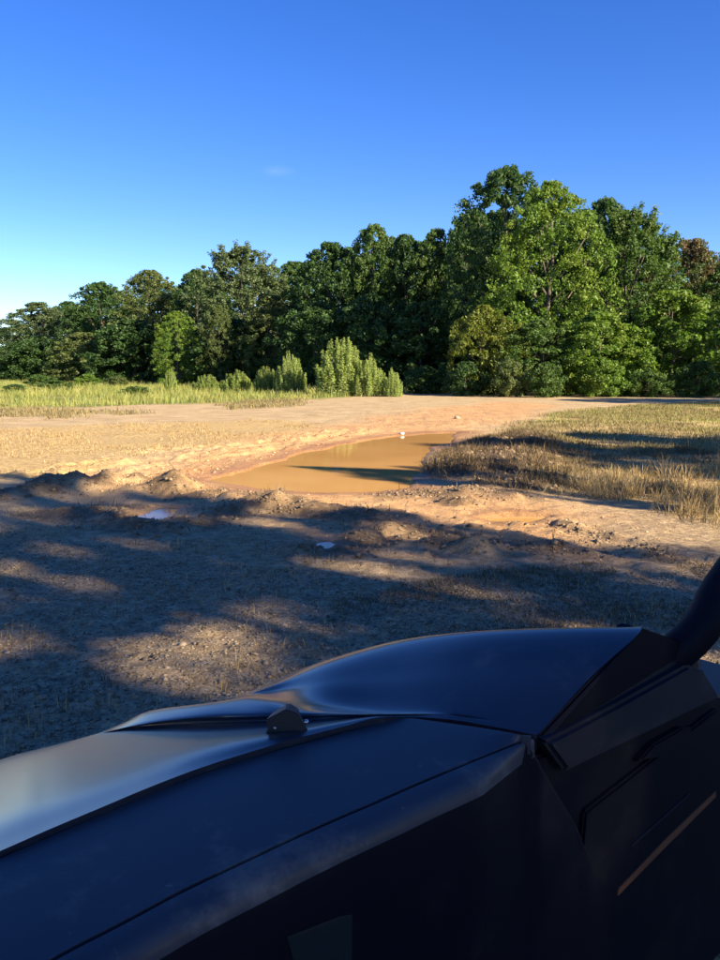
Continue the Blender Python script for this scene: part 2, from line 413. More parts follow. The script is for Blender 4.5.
def clumped(poly, n, per, spread):
    c = in_poly(poly, n)
    P = np.repeat(c, per, 0)+rng.normal(0, spread, (n*per, 2))
    return P
def off_water(P, margin=.1):
    k = sdpoly(P[:, 0], P[:, 1], PUD) > margin
    for q_ in PUDS: k &= sdpoly(P[:, 0], P[:, 1], q_) > .08
    return P[k]
def thin(P, f, s, lo):
    k = fbm(P[:, 0], P[:, 1], f, 3, s)+.5 > lo; return P[k]
def in_view(P, m=1.15):
    return P[(np.abs(P[:, 0]) < P[:, 1]*.448*m+.5) & (P[:, 1] > 1)]
# green field
GF = gpoly([(-40, 410), (60, 408), (150, 405), (280, 401), (320, 398), (400, 395), (410, 390), (330, 386), (200, 384.5), (100, 383), (-40, 382)])
blades('field_grass', thin(clumped(GF, 8500, 8, .35), .12, 201, .33), .48, .030, 1.1, L['green'], 'tall yellow green meadow grass in front of the left trees')
blades('field_grass', thin(clumped(gpoly([(-40, 423), (60, 419), (180, 413), (300, 406), (300, 400), (-40, 408)]), 2600, 6, .3), .2, 203, .50), .20, .025, 1.3, L['short'], 'short pale grass along the edge of the left field')
blades('field_grass', in_view(clumped(gpoly([(400, 394), (560, 392.5), (720, 391.5), (740, 388), (560, 389), (400, 390)]), 1500, 7, .4)), .45, .05, .7, L['green'], 'green grass fringe below the tall right hand trees')
# left straw stubble
blades('dry_grass', in_view(off_water(thin(clumped(STRAWL, 4200, 8, .14), .5, 205, .47))), .09, .011, 1.4, L['dry'], 'short straw coloured stubble left of the puddle')
# right lawn
blades('dry_grass', in_view(off_water(thin(clumped(gpoly([(500, 430), (560, 412), (640, 405), (740, 402), (760, 456), (640, 452), (560, 446)]), 5600, 8, .25), .3, 207, .40))), .12, .016, 1.3, L['short'], 'short yellowing grass beyond the brush on the right')
# brush
def sel(P, f, sd_, lo): return in_view(off_water(thin(P, f, sd_, lo), .12))
BR2 = gpoly([(530, 450), (600, 446), (735, 450), (760, 500), (740, 535), (690, 520), (640, 505), (585, 497), (530, 494)])
BR3 = gpoly([(575, 490), (610, 478), (735, 468), (760, 520), (735, 530), (690, 516), (640, 503), (585, 497)])
tufts('dead_brush', sel(in_poly(BRUSHD, 300), 1.2, 221, .47), 40, .20, .12, .008, L['dead'], 'tangled dark dead grass on the mound beside the puddle')
blades('dead_brush', sel(clumped(BRUSHD, 900, 12, .16), 1.1, 222, .40), .17, .007, 3.0, L['dead'], 'flattened dead stalks lying across the mound', hn=2.5)
blades('dead_brush', sel(clumped(BRUSHD, 300, 9, .12), 1.0, 223, .48), .16, .006, 2.7, L['dry'], 'pale dry stems on the mound beside the puddle', hn=2.5)
tufts('dry_grass', sel(in_poly(BR2, 240), .9, 225, .50), 40, .19, .13, .007, L['dead'], 'brown grass thicket on the right')
blades('dry_grass', sel(clumped(BR2, 700, 12, .16), 1.0, 226, .46), .14, .006, 2.6, L['dead'], 'flattened brown stalks between the tufts on the right', hn=2.2)
blades('dry_grass', sel(clumped(BR2, 900, 10, .13), .8, 227, .42), .10, .008, 1.6, L['short'], 'short green brown grass between the thicket stems')
blades('dry_grass', sel(clumped(BR2, 170, 9, .10), 1.1, 231, .48), .22, .006, 1.7, L['dry'], 'scattered pale stems in the thicket on the right', hn=2.2)
tufts('dry_grass', sel(in_poly(BR3, 52), 1.1, 229, .44), 46, .15, .30, .006, L['dry'], 'tall sunlit straw coloured tufts at the right edge')
blades('dry_grass', sel(clumped(BR3, 260, 11, .12), 1.2, 233, .46), .18, .006, 1.8, L['dry'], 'bent straw between the sunlit tufts at the right edge', hn=2.2)
blades('dry_grass', in_view(off_water(thin(clumped(gpoly([(520, 428), (560, 412), (640, 405), (740, 402), (760, 436), (640, 434)]), 1800, 7, .25), .25, 235, .47))), .12, .016, 1.3, L['green'], 'yellow green grass patches beyond the brush on the right')
# shaded turf near the vehicle
blades('short_grass', in_view(off_water(thin(clumped(gpoly([(330, 600), (430, 575), (560, 562), (740, 560), (760, 660), (640, 650), (400, 655), (330, 640)]), 3600, 8, .05), 1.2, 209, .42))), .035, .005, 1.5, L['dead'], 'sparse short dead grass in the shade behind the hood')
blades('short_grass', in_view(off_water(thin(clumped(gpoly([(-20, 500), (200, 520), (440, 560), (400, 640), (100, 740), (-20, 770)]), 2200, 7, .05), 1.0, 211, .55))), .03, .005, 1.5, L['dead'], 'sparse short grass on the shaded gravel at the left')

blades('straw_litter', in_view(off_water(thin(clumped(gpoly([(-30, 520), (250, 530), (500, 570), (740, 570), (740, 660), (400, 660), (200, 720), (-30, 790)]), 1500, 7, .10), .8, 213, .42))), .07, .004, 3.2, L['dry'], 'dry straw bits lying on the shaded dirt')
def lumps(name, P, size, mt, label, squash=.6, zoff=0):
    n = len(P); o = np.array([[1, 0, 0], [0, 1, 0], [-1, 0, 0], [0, -1, 0], [0, 0, 1], [0, 0, -1]], float)
    fc = np.array([[0, 1, 4], [1, 2, 4], [2, 3, 4], [3, 0, 4], [1, 0, 5], [2, 1, 5], [3, 2, 5], [0, 3, 5]])
    s = size*np.exp(np.clip(rng.normal(0, .45, n), -1, .75)); th = rng.random(n)*6.28
    V = o[None]*(.7+.6*rng.random((n, 6, 1)))+rng.normal(0, .18, (n, 6, 3)); V[:, :, 2] *= squash
    cs, sn = np.cos(th)[:, None], np.sin(th)[:, None]
    V = np.stack([V[..., 0]*cs-V[..., 1]*sn, V[..., 0]*sn+V[..., 1]*cs, V[..., 2]], -1)*s[:, None, None]
    V[..., 0] += P[:, 0, None]; V[..., 1] += P[:, 1, None]; V[..., 2] += (height(P[:, 0], P[:, 1])+zoff)[:, None]
    Fc = (fc[None]+np.arange(n)[:, None, None]*6).reshape(-1, 3)
    me = mesh_np(name, V.reshape(-1, 3), Fc, {'rnd': ('FACE', np.repeat(rng.random(n), 8))})
    return tag(link(name, me, mt), label=label, kind='stuff')
def lump_mat(name, a, b_):
    m, nt, b = mat(name); r_ = ramp(nt, attr(nt, 'rnd'), [(0, a), (1, b_)]); nt.links.new(r_.outputs[0], b.inputs['Base Color'])
    b.inputs['Roughness'].default_value = .9; b.inputs['Specular IOR Level'].default_value = .25; return m
GRAV = lump_mat('gravel', (.10, .078, .052), (.34, .27, .18)); CLAY = lump_mat('clay_clods', (.26, .15, .075), (.52, .34, .19)); DCLAY = lump_mat('dark_clods', (.11, .08, .05), (.26, .19, .115))
NEARP = gpoly([(-60, 520), (200, 560), (450, 580), (760, 570), (760, 800), (300, 840), (-60, 900)])
lumps('gravel', in_view(off_water(in_poly(NEARP, 27000))), .008, GRAV, 'loose gravel and crumbs of earth on the shaded ground')
lumps('gravel', in_view(off_water(in_poly(NEARP, 2600))), .014, GRAV, 'larger stones lying on the shaded ground')
lumps('mud_clods', in_view(off_water(in_poly(CLODS, 1500), .3)), .018, CLAY, 'churned orange clay lumps left of the puddle')
lumps('mud_clods', in_view(off_water(in_poly(MUD, 1800), .25)), .016, CLAY, 'small clay crumbs scattered over the orange mud')
for pts, w, h in BERM:
    L_ = np.linalg.norm(np.diff(pts, axis=0), axis=1).sum(); n = int(L_*120)
    seg = rng.integers(0, len(pts)-1, n); t = rng.random((n, 1)); P = pts[seg]*(1-t)+pts[seg+1]*t+rng.normal(0, w*1.3, (n, 2))
    lumps('mud_clods', off_water(P, .1), .022, DCLAY, 'dark crumbly clods along a ridge of churned mud')
    blades('dead_brush', off_water(P[:n//2]+rng.normal(0, .1, (n//2, 2)), .1), .10, .008, 1.5, L['dead'], 'dead grass roots sticking out of a mud ridge')

lumps('mud_clods', in_view(off_water(in_poly(BRUSHD, 900), .1)), .04, DCLAY, 'dark clods among the dead grass on the mound')
# small pale stones at the far rim of the puddle
PALE = plain('pale_stone', (.62, .58, .52), .8)
DULL = plain('dull_stone', (.36, .26, .17), .9)
def stone(px, py, r_, label, m_=PALE):
    p = gp(px, py); bm = bmesh.new(); bmesh.ops.create_icosphere(bm, subdivisions=2, radius=r_)
    rr = random.Random(int(px))
    for v in bm.verts: v.co *= 1+rr.uniform(-.18, .18); v.co.z *= .6
    o = link('stone', bm_mesh('stone', bm, True), m_); o.location = (p[0], p[1], max(WL-.01, float(height(np.array([p[0]]), np.array([p[1]]))[0]))+r_*.25)
    tag(o, label, 'stone')
stone(402, 434, .07, 'small white stone standing in the far end of the puddle')
stone(457, 419, .12, 'tan stone on the track just beyond the puddle', DULL)

# ------------------------------------------------------------------ trees
def leaves(C, Rr, per, size, rg, up=.35, asp=.55, flat=.8):
    """leaf quads on the shells of clumps C with radii Rr"""
    n = len(C)*per
    d = rg.normal(0, 1, (n, 3)); d /= np.linalg.norm(d, axis=1, keepdims=True)
    rad = np.repeat(Rr, per)*(.35+.7*rg.random(n)**.6)
    off = d*rad[:, None]; off[:, 2] *= flat
    P = np.repeat(C, per, 0)+off
    nrm = d*.6+rg.normal(0, .55, (n, 3))+np.array([0, 0, up]); nrm /= np.linalg.norm(nrm, axis=1, keepdims=True)
    t = np.cross(nrm, rg.normal(0, 1, (n, 3))); t /= np.linalg.norm(t, axis=1, keepdims=True)+1e-9
    b = np.cross(nrm, t); s = size*(.6+.8*rg.random(n))[:, None]
    V = np.stack([P-t*s*.5, P+b*s*asp*.5, P+t*s*.5+nrm*s*-.08, P-b*s*asp*.5], 1).reshape(-1, 3)
    crnd = np.repeat(rg.random(len(C)), per)
    rnd = np.clip(.45*crnd+.55*rg.random(n), 0, 1)
    return V, rnd
PROF = {
 'oak':    lambda h: np.interp(h, [0, .15, .45, .75, .93, 1], [.45, .8, 1, .85, .45, .1]),
 'round':  lambda h: np.interp(h, [0, .2, .5, .8, 1], [.6, .95, 1, .75, .15]),
 'tall':   lambda h: np.interp(h, [0, .2, .5, .8, .95, 1], [.7, .9, 1, .7, .35, .08]),
 'cone':   lambda h: np.interp(h, [0, .15, .5, .85, 1], [.9, 1, .7, .32, .05]),
}
def crown_mesh(seed, prof, base, nclump, per, leaf, rc=(.13, .24), spiky=0, H=16.0, R=5.0):
    """unit-height crown: z 0..1 and radius 1 (scaled per tree); built at 16 m x 5 m"""
    rg = np.random.default_rng(seed)
    h = base+(1-base)*rg.random(nclump)**.85
    hh = (h-base)/(1-base); pr = PROF[prof](hh)*R
    th = rg.random(nclump)*2*np.pi; lob = 1+.18*np.sin(th*3+seed)+.12*np.sin(th*5+2*seed)
    rr = pr*lob*(.25+.75*np.sqrt(rg.random(nclump)))*.88
    C = np.stack([rr*np.cos(th), rr*np.sin(th), h*H*.955], -1)
    Rr = R*(rc[0]+(rc[1]-rc[0])*rg.random(nclump))*np.interp(hh, [0, .8, 1], [1, .9, .55])
    V, rnd = leaves(C, Rr, per, leaf, rg)
    if spiky:
        m = spiky*26
        thb = np.repeat(rg.random(spiky)*6.28, 26); hb = np.repeat(.5+.5*rg.random(spiky), 26)
        t = np.tile(np.linspace(.2, 1, 26), spiky)
        rb = PROF[prof](hb)*R*(.55+.4*t)
        C2 = np.stack([rb*np.cos(thb), rb*np.sin(thb), hb*H*.88+t*2.2], -1)
        V2, r2 = leaves(C2, np.full(m, .28), 7, leaf*.9, rg); V = np.vstack([V, V2]); rnd = np.concatenate([rnd, r2])
    k = len(rnd); Fc = np.arange(k*4).reshape(-1, 4)
    return mesh_np('crown', V, Fc, {'rnd': ('FACE', rnd)}), C
def tube(bm, pts, rads, seg=8):
    rings = []
    for i, p in enumerate(pts):
        p = Vector(p); a = Vector(pts[max(i-1, 0)]); b = Vector(pts[min(i+1, len(pts)-1)])
        t = (b-a).normalized(); u = t.orthogonal().normalized(); v = t.cross(u)
        if rings:   # keep rings aligned
            u = (pu-t*pu.dot(t)).normalized(); v = t.cross(u)
        pu = u
        rings.append([bm.verts.new(p+(u*math.cos(2*math.pi*k/seg)+v*math.sin(2*math.pi*k/seg))*rads[i]) for k in range(seg)])
    for r0, r1 in zip(rings[:-1], rings[1:]):
        for k in range(seg): bm.faces.new((r0[k], r0[(k+1) % seg], r1[(k+1) % seg], r1[k]))
    bm.faces.new(rings[0][::-1]); bm.faces.new(rings[-1])
def trunk_mesh(seed, C, H=16.0):
    rr = random.Random(seed); bm = bmesh.new()
    pts = [(0, 0, -.3)]; x = y = 0
    for i in range(1, 8):
        x += rr.uniform(-.18, .18); y += rr.uniform(-.18, .18); pts.append((x, y, H*.86*i/7))
    k_ = (H/16)
    tube(bm, pts, [q*k_ for q in (.34, .26, .23, .2, .16, .12, .08, .03)])
    sel = [C[i] for i in rr.sample(range(len(C)), min(16, len(C)))]
    for c_ in sel:
        zz = max(.09*H, c_[2]*.62); f_ = min(zz/(H*.86)*7, 6.9); i = int(f_); a = Vector(pts[i]).lerp(Vector(pts[i+1]), f_-i)
        e = Vector(c_); mid = a.lerp(e, .5)+Vector((0, 0, -.2))
        tube(bm, [a, mid, e], [.11*k_, .07*k_, .02*k_], 5)
    return bm_mesh('trunk', bm, True)
SP = {}
def species(key, *a, n=1, **kw):
    SP[key] = []
    for i in range(n):
        cm, C = crown_mesh(hash_seed(key, i), *a, **kw); SP[key].append((cm, trunk_mesh(hash_seed(key, i), C, kw.get('H', 16.0)), kw.get('H', 16.0), kw.get('R', 5.0)))
def hash_seed(k, i): return sum(ord(c)*(j+3) for j, c in enumerate(k))+i*101
species('oak', 'oak', .03, 560, 66, .27, n=4, rc=(.055, .135), R=6.0)
species('round', 'round', .0, 540, 64, .26, n=3, rc=(.055, .13), R=6.0)
species('tall', 'tall', .02, 620, 66, .23, n=3, rc=(.05, .12), R=6.0)
species('spiky', 'tall', .03, 540, 58, .25, n=2, spiky=44, rc=(.05, .12), R=6.0)
species('low', 'round', .0, 340, 62, .22, n=4, rc=(.06, .145), H=7.5, R=4.0)
species('sparse', 'oak', .10, 190, 52, .34, n=3, rc=(.05, .115))
species('high', 'round', .62, 60, 90, .36, n=1, rc=(.12, .20))
species('bush', 'round', .0, 90, 110, .20, n=3, rc=(.13, .26), H=3.6, R=2.4)
for key in SP:
    for cm, tm, _h, _r in SP[key]:
        cm.materials.append(L['mid']); tm.materials.append(BARK)
tcount = 0
def tree(x, y, h, rad, sp_, leaf, label, name='tree', group=None, z=0.0, cat='tree', rot=None, vi=None):
    global tcount
    tcount += 1
    cm, tm, H0, R0 = SP[sp_][(tcount if vi is None else vi) % len(SP[sp_])]
    t = empty(name, (x, y, z)); t.rotation_euler = (0, 0, rot if rot is not None else tcount*2.399)
    s = (rad/R0, rad/R0, h/H0)
    tr = bpy.data.objects.new('trunk', tm); COL.objects.link(tr); tr.parent = t; tr.scale = s
    cr = bpy.data.objects.new('crown', cm); COL.objects.link(cr); cr.parent = t; cr.scale = s
    cr.material_slots[0].link = 'OBJECT'; cr.material_slots[0].material = L[leaf]
    return tag(t, label, cat, group)
def name_ok(kw): return kw.get('name', 'tree') == 'tree'
def ptree(px, ptop, d, hw, sp_, leaf, label, **kw):
    """px centre, row of the top, distance, half width in pixels"""
    top = at_Y(px, ptop, d); return tree(top[0], d, top[2]*1.01, hw*d/F*(1.58 if name_ok(kw) else 1.1), sp_, leaf, label, **kw)
ED = 'trees along the wood edge'
T = [
 (2, 348, 178, 16, 'round', 'dark', 'small dark tree at the far left end of the wood'),
 (38, 300, 152, 30, 'round', 'grey', 'rounded grey green tree, leftmost large crown of the wood'),
 (68, 299, 160, 20, 'oak', 'dark', 'dark narrow crown behind the leftmost grey green tree'),
 (100, 279, 140, 27, 'oak', 'dark', 'dark domed tree second from the left on the skyline'),
 (84, 331, 118, 27, 'low', 'olive', 'low olive tree with pale top in front of the dark left trees'),
 (150, 267, 126, 30, 'tall', 'olive', 'olive green tree on the left skyline, pale and round topped'),
 (197, 266, 120, 22, 'oak', 'dark', 'dark tree between the olive crown and the feathery tall tree'),
 (176, 309, 100, 20, 'tall', 'bright', 'bright green young tree in front of the left wood'),
 (240, 243, 108, 38, 'spiky', 'grey', 'tall feathery grey green tree peaking left of centre'),
 (219, 303, 97, 15, 'tall', 'olive', 'slim pale olive sapling below the feathery tall tree'),
 (270, 292, 96, 26, 'round', 'olive', 'pale olive tree right of the feathery tall tree'),
 (292, 258, 110, 24, 'tall', 'mid', 'mid green tree on the skyline dip left of centre'),
 (330, 238, 92, 32, 'oak', 'dark', 'broad dark oak left of the centre of the skyline'),
 (374, 219, 90, 26, 'oak', 'mid', 'pointed mid green tree at the centre of the skyline'),
 (406, 230, 88, 24, 'oak', 'dark', 'dark tree right of the pointed central tree'),
 (436, 224, 86, 24, 'round', 'mid', 'mid green crown left of the tallest tree group'),
 (466, 208, 84, 20, 'oak', 'dark', 'small dark crown just left of the tallest tree'),
 (506, 160, 74, 42, 'oak', 'dark', 'tallest tree of the wood, dark with ragged top'),
 (552, 176, 67, 44, 'tall', 'bright', 'tall bright green tree right of the tallest dark tree'),
 (607, 192, 78, 30, 'oak', 'dark', 'dark crown peeping over between the two bright right trees'),
 (630, 205, 70, 42, 'spiky', 'mid', 'feathery mid green tree with pointed side shoots on the right'),
 (690, 234, 76, 34, 'oak', 'red', 'reddish brown tinged tree on the right skyline'),
 (676, 288, 63, 46, 'low', 'bright', 'rounded bright green tree low at the right'),
 (728, 262, 70, 32, 'round', 'mid', 'mid green tree cut by the right edge'),
 (484, 303, 62, 28, 'low', 'yellow', 'yellow green sapling against the dark wood left of tallest tree'),
 (540, 318, 61, 34, 'low', 'mid', 'leafy understorey tree in front of the tallest tree'),
 (600, 310, 61, 38, 'low', 'bright', 'bright leafy understorey tree below the feathery right tree'),
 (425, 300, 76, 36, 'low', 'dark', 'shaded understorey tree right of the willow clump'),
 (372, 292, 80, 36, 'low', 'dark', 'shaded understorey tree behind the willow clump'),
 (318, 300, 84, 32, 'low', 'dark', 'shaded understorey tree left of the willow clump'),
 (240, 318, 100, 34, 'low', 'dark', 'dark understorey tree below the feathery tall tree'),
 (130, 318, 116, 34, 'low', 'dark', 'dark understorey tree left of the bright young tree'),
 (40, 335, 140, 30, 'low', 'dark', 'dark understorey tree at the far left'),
]
for a in T: ptree(*a, group=ED)
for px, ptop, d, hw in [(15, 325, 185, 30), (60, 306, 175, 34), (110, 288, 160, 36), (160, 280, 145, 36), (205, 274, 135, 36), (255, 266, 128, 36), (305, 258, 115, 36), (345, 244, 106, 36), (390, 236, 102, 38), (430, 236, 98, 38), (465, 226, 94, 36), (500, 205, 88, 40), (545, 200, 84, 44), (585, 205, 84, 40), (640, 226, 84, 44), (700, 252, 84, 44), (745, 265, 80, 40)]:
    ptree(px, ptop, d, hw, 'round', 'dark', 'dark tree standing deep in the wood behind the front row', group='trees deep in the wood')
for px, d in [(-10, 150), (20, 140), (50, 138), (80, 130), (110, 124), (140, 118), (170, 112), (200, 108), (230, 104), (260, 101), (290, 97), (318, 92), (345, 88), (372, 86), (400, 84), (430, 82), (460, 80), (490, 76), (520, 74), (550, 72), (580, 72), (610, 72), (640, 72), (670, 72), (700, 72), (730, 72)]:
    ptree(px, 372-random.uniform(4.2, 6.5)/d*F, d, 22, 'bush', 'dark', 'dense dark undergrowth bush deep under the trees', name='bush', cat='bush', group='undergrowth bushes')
# low bushes at the foot of the wood
B = [
 (604, 358, 57, 24, 'bush', 'bright', 'bright green bush at the foot of the right hand trees'),
 (650, 368, 57, 22, 'bush', 'mid', 'mid green bush at the foot of the rounded right tree'),
 (700, 362, 57, 26, 'bush', 'mid', 'bush at the foot of the trees near the right edge'),
 (548, 362, 56, 18, 'bush', 'mid', 'bush at the foot of the tallest tree'),
 (510, 356, 57, 18, 'bush', 'olive', 'olive bush left of the tallest tree foot'),
 (468, 362, 60, 24, 'bush', 'dark', 'dark bush below the yellow green sapling'),
 (426, 366, 66, 24, 'bush', 'dark', 'dark bush right of the willow clump'),
 (40, 374, 90, 14, 'bush', 'mid', 'small green bush in the field, leftmost'),
 (88, 374, 92, 14, 'bush', 'bright', 'pale rounded bush on the field edge at left'),
 (117, 376, 92, 12, 'bush', 'olive', 'small olive bush beside the pale rounded field bush'),
 (136, 386, 60, 15, 'bush', 'mid', 'low dark green bush standing alone in the meadow grass'),
 (54, 380, 72, 19, 'bush', 'mid', 'spreading low bush in the meadow at left'),
 (14, 384, 66, 12, 'bush', 'dark', 'tiny dark bush in the grass at the left edge'),
]
for a in B: ptree(*a, name='bush', cat='bush', group='bushes below the wood')

# willow clumps: many upright stems
def willow_mesh(seed, stems):
    rg = np.random.default_rng(seed); Vs = []; rs = []; bm = bmesh.new()
    for i in range(stems):
        a = rg.random()*6.28; r0 = rg.random()**.6; b = np.array([r0*math.cos(a), r0*math.sin(a), 0])*.9
        h = (1-.55*r0**2)*(.55+.45*rg.random()**.7)*5.0
        tip = b*1.25+np.array([0, 0, h]); t = np.linspace(.06, 1, 30)
        C = b[None]*(1-t[:, None])+tip[None]*t[:, None]
        V, rn = leaves(C, (.22*(1-t)**.7+.035), 11, .13, rg, up=.6, asp=.3, flat=1.3); Vs.append(V); rs.append(rn)
        tube(bm, [Vector(b), Vector((b+tip)/2), Vector(tip)], [.03, .02, .006], 4)
    V = np.vstack(Vs); rn = np.concatenate(rs)
    return mesh_np('foliage', V, np.arange(len(V)).reshape(-1, 4), {'rnd': ('FACE', rn)}), bm_mesh('stems', bm)
WM = [willow_mesh(5, 95), willow_mesh(6, 80)]
for a, b in WM: a.materials.append(L['willow']); b.materials.append(BARK)
def willow(px, ptop, d, hw, label, v):
    top = at_Y(px, ptop, d); t = empty('willow_shrub', (top[0], d, 0)); t.rotation_euler = (0, 0, px*.37)
    s = (hw*d/F/1.35,)*2+(top[2]/5.0,)
    for nm, me in zip(('foliage', 'stems'), WM[v]):
        o = bpy.data.objects.new(nm, me); COL.objects.link(o); o.parent = t; o.scale = s
    tag(t, label, 'shrub', 'upright willow shrubs beside the track')
willow(340, 333, 60, 31, 'tallest upright pale green willow shrub beside the track', 0)
willow(368, 352, 59, 22, 'middle sized willow shrub right of the tallest one', 1)
willow(393, 367, 58, 12, 'small willow shrub at the right end of the clump', 1)
willow(290, 350, 64, 20, 'rounded willow shrub standing left of the dark gap', 1)
willow(266, 364, 66, 17, 'low willow shrub just left of the rounded one', 0)
willow(236, 369, 68, 20, 'low spreading willow shrub in the meadow edge', 1)
willow(206, 373, 72, 18, 'short willow shrub in the left meadow edge', 0)
willow(170, 367, 72, 8, 'single narrow willow shrub under the bright young tree', 0)

# trees right of and behind the camera: they throw the foreground shade
SH = 'trees right of the view that shade the foreground'
def shade(x, y, h, rad, sp_='oak'):
    tree(x, y, h, rad, sp_, 'mid', 'leafy tree outside the view on the right, shading the foreground', group=SH)
for x, y, h, r_, k_ in [(17, -7.6, 13.5, 3.9, 'sparse'), (20, -13.6, 16, 2.7, 'oak'), (14, -14, 13, 4.6, 'sparse'), (25, -19, 18, 5, 'oak'), 
                     (24, -11.3, 21, 4.0, 'sparse'), (29, -16.0, 24, 3.8, 'sparse'), (14, 3.9, 9.0, 1.5, 'high'), (31, -2.0, 17.5, 3.8, 'oak'), (33, -6.4, 17.5, 2.2, 'tall'), (38, -2, 20, 4.0, 'oak'),
                     (36, 34, 14, 5, 'oak'), (40, 36, 15, 4.5, 'oak'), (44, 42, 15, 5, 'oak'), (38, 54, 14, 5, 'oak'), (48, 52, 16, 5, 'oak')]:
    shade(x, y, h, r_, k_)

# ------------------------------------------------------------------ vehicle
def paint(name, base, rough, coat, dust, cior=1.5, crough=.12):
    m, nt, b = mat(name); tc = N(nt, 'ShaderNodeTexCoord'); co = tc.outputs['Object']
    n = noise(nt, 9, 7, .7, co); n2 = noise(nt, 60, 3, .6, co)
    f = mul(nt, mul(nt, mul(nt, n.outputs[0], .54, 'SUBTRACT'), 4.0, clamp=True), dust)
    sc_ = mul(nt, mul(nt, mul(nt, n2.outputs[0], .68, 'SUBTRACT'), 8, clamp=True), dust*.8)
    f2 = mul(nt, f, sc_, 'ADD', True)
    nt.links.new(mixc(nt, f2, base, (.24, .21, .17)), b.inputs['Base Color'])
    rr = mul(nt, mul(nt, f2, .6), rough, 'ADD', True); nt.links.new(rr, b.inputs['Roughness'])
    b.inputs['Coat Weight'].default_value = coat; b.inputs['Coat Roughness'].default_value = crough; b.inputs['Coat IOR'].default_value = cior
    return m
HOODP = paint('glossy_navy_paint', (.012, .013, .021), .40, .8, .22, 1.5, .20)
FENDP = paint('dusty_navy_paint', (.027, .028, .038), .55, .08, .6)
HALF_SHADE = paint('navy_paint_half_shade', (.005, .007, .015), .65, .0, .15)  # in-between navy: some of the side's shade is put into the base colour
HALF_SHADE.node_tree.nodes['Principled BSDF'].inputs['Specular IOR Level'].default_value = .3
SIDE_SHADE = paint('navy_paint_shade_darkened', (.003, .0035, .008), .6, .0, .04)  # same navy body paint, with the shade on the side darkened into it
SIDE_SHADE.node_tree.nodes['Principled BSDF'].inputs['Specular IOR Level'].default_value = .12
BLACK = plain('black_plastic', (.010, .010, .012), .55)
RUBBER = plain('tyre_rubber', (.015, .015, .015), .85)
STEEL = plain('bare_metal', (.45, .45, .45), .3, 1)
ORANGE = plain('orange_stripe', (.12, .038, .010), .75)
LENS = plain('smoked_lens', (.010, .013, .014), .25, 0, .3)

def crom(P, k, axis):
    """Catmull-Rom subdivision of a control grid along an axis"""
    P = np.moveaxis(P, axis, 0); n = len(P)
    Q = np.concatenate([[2*P[0]-P[1]], P, [2*P[-1]-P[-2]]])
    out = []
    for i in range(n-1):
        p0, p1, p2, p3 = Q[i], Q[i+1], Q[i+2], Q[i+3]
        for j in range(k):
            t = j/k
            out.append(.5*((2*p1)+(-p0+p2)*t+(2*p0-5*p1+4*p2-p3)*t*t+(-p0+3*p1-3*p2+p3)*t**3))
    out.append(P[-1]); return np.moveaxis(np.array(out), 0, axis)
pa = at_z(75, 960, 1.15); pb = at_z(530, 738, 1.15)
ax = pb-pa; ax[2] = 0; ax /= np.linalg.norm(ax)            # towards the rear of the vehicle
nn_ = np.array([ax[1], -ax[0], 0.0])                       # outward (camera side)
far_ = -nn_
veh = empty('off_road_vehicle', (pb[0]+far_[0]*.7, pb[1]+far_[1]*.7, 0)); vloc = np.array(veh.location)
tag(veh, 'dark navy off-road vehicle in the shaded foreground with glossy hood and small black nozzle', 'vehicle')
def vpart(name, me, m, parent=None):
    o = link(name, me, m)
    if parent is None: o.parent = veh; me.transform(Matrix.Translation(-Vector(vloc)))
    else: o.parent = parent; me.transform(Matrix.Translation(-Vector(vloc)))
    return o
# --- hood control grid: rows from the gap towards the far side
Yz = at_Y
def hid(p, d, dz): return p+far_*d+np.array([0, 0, dz])
cols = []
def col_left(px, rows, deep):
    p = [at_z(px, y, z) for y, z in rows]
    return p
def mk(front, *pts):
    p = list(pts)
    while len(p) < 7:                       # hidden rows roll down the far side
        k = len(p); p.append(hid(p[-1], .06, -.035))
    p.append(hid(p[-1], .18, -.10)); p.append(hid(p[-1], .30, -.22)); p.append(hid(p[-1], .10, -.30))
    return p
Z = at_z
c_m1 = mk(0, Z(-120, 903, 1.153), Z(-120, 868, 1.126), Z(-120, 808, 1.040))
c0 = mk(0, Z(0, 851, 1.167), Z(0, 812, 1.140), Z(0, 762, 1.055))
c50 = mk(0, Z(50, 829, 1.169), Z(50, 795, 1.144), Z(50, 748, 1.066))
c100 = mk(0, Z(100, 808, 1.170), Z(100, 779, 1.148), Z(98, 737, 1.080), Z(108, 731.5, 1.081), Z(118, 725, 1.077))
c150 = mk(0, Z(150, 787, 1.171), Z(150, 764, 1.154), Z(148, 729, 1.106), Z(150, 722, 1.116), Z(150, 711, 1.106))
c200 = mk(0, Z(200, 768, 1.170), Z(200, 750, 1.163), Z(200, 726, 1.133), Z(200, 716, 1.148), Z(200, 704, 1.140))
c245 = mk(0, Z(250, 752, 1.170), Z(248, 740, 1.169), Z(247, 724, 1.148), Z(246, 714, 1.162), Z(244, 700, 1.157), Z(244, 696, 1.145), Z(246, 695, 1.128))
c290 = mk(0, Z(298, 738, 1.170), Z(296, 731, 1.170), Z(292, 722, 1.156), Z(288, 713, 1.167), Z(282, 701.5, 1.163), Yz(282, 691, 1.50), Yz(284, 679, 1.59))
c340 = mk(0, Z(345, 726, 1.170), Z(343, 722, 1.170), Z(340, 718, 1.163), Z(338, 713, 1.169), Yz(336, 707, 1.40), Yz(332, 682, 1.50), Yz(330, 660, 1.63))
c385 = mk(0, Z(384, 717, 1.170), Z(385, 716, 1.170), Z(386, 715, 1.168), Z(387, 714, 1.170), Yz(388, 712.5, 1.375), Yz(395, 678, 1.50), Yz(400, 641, 1.68))
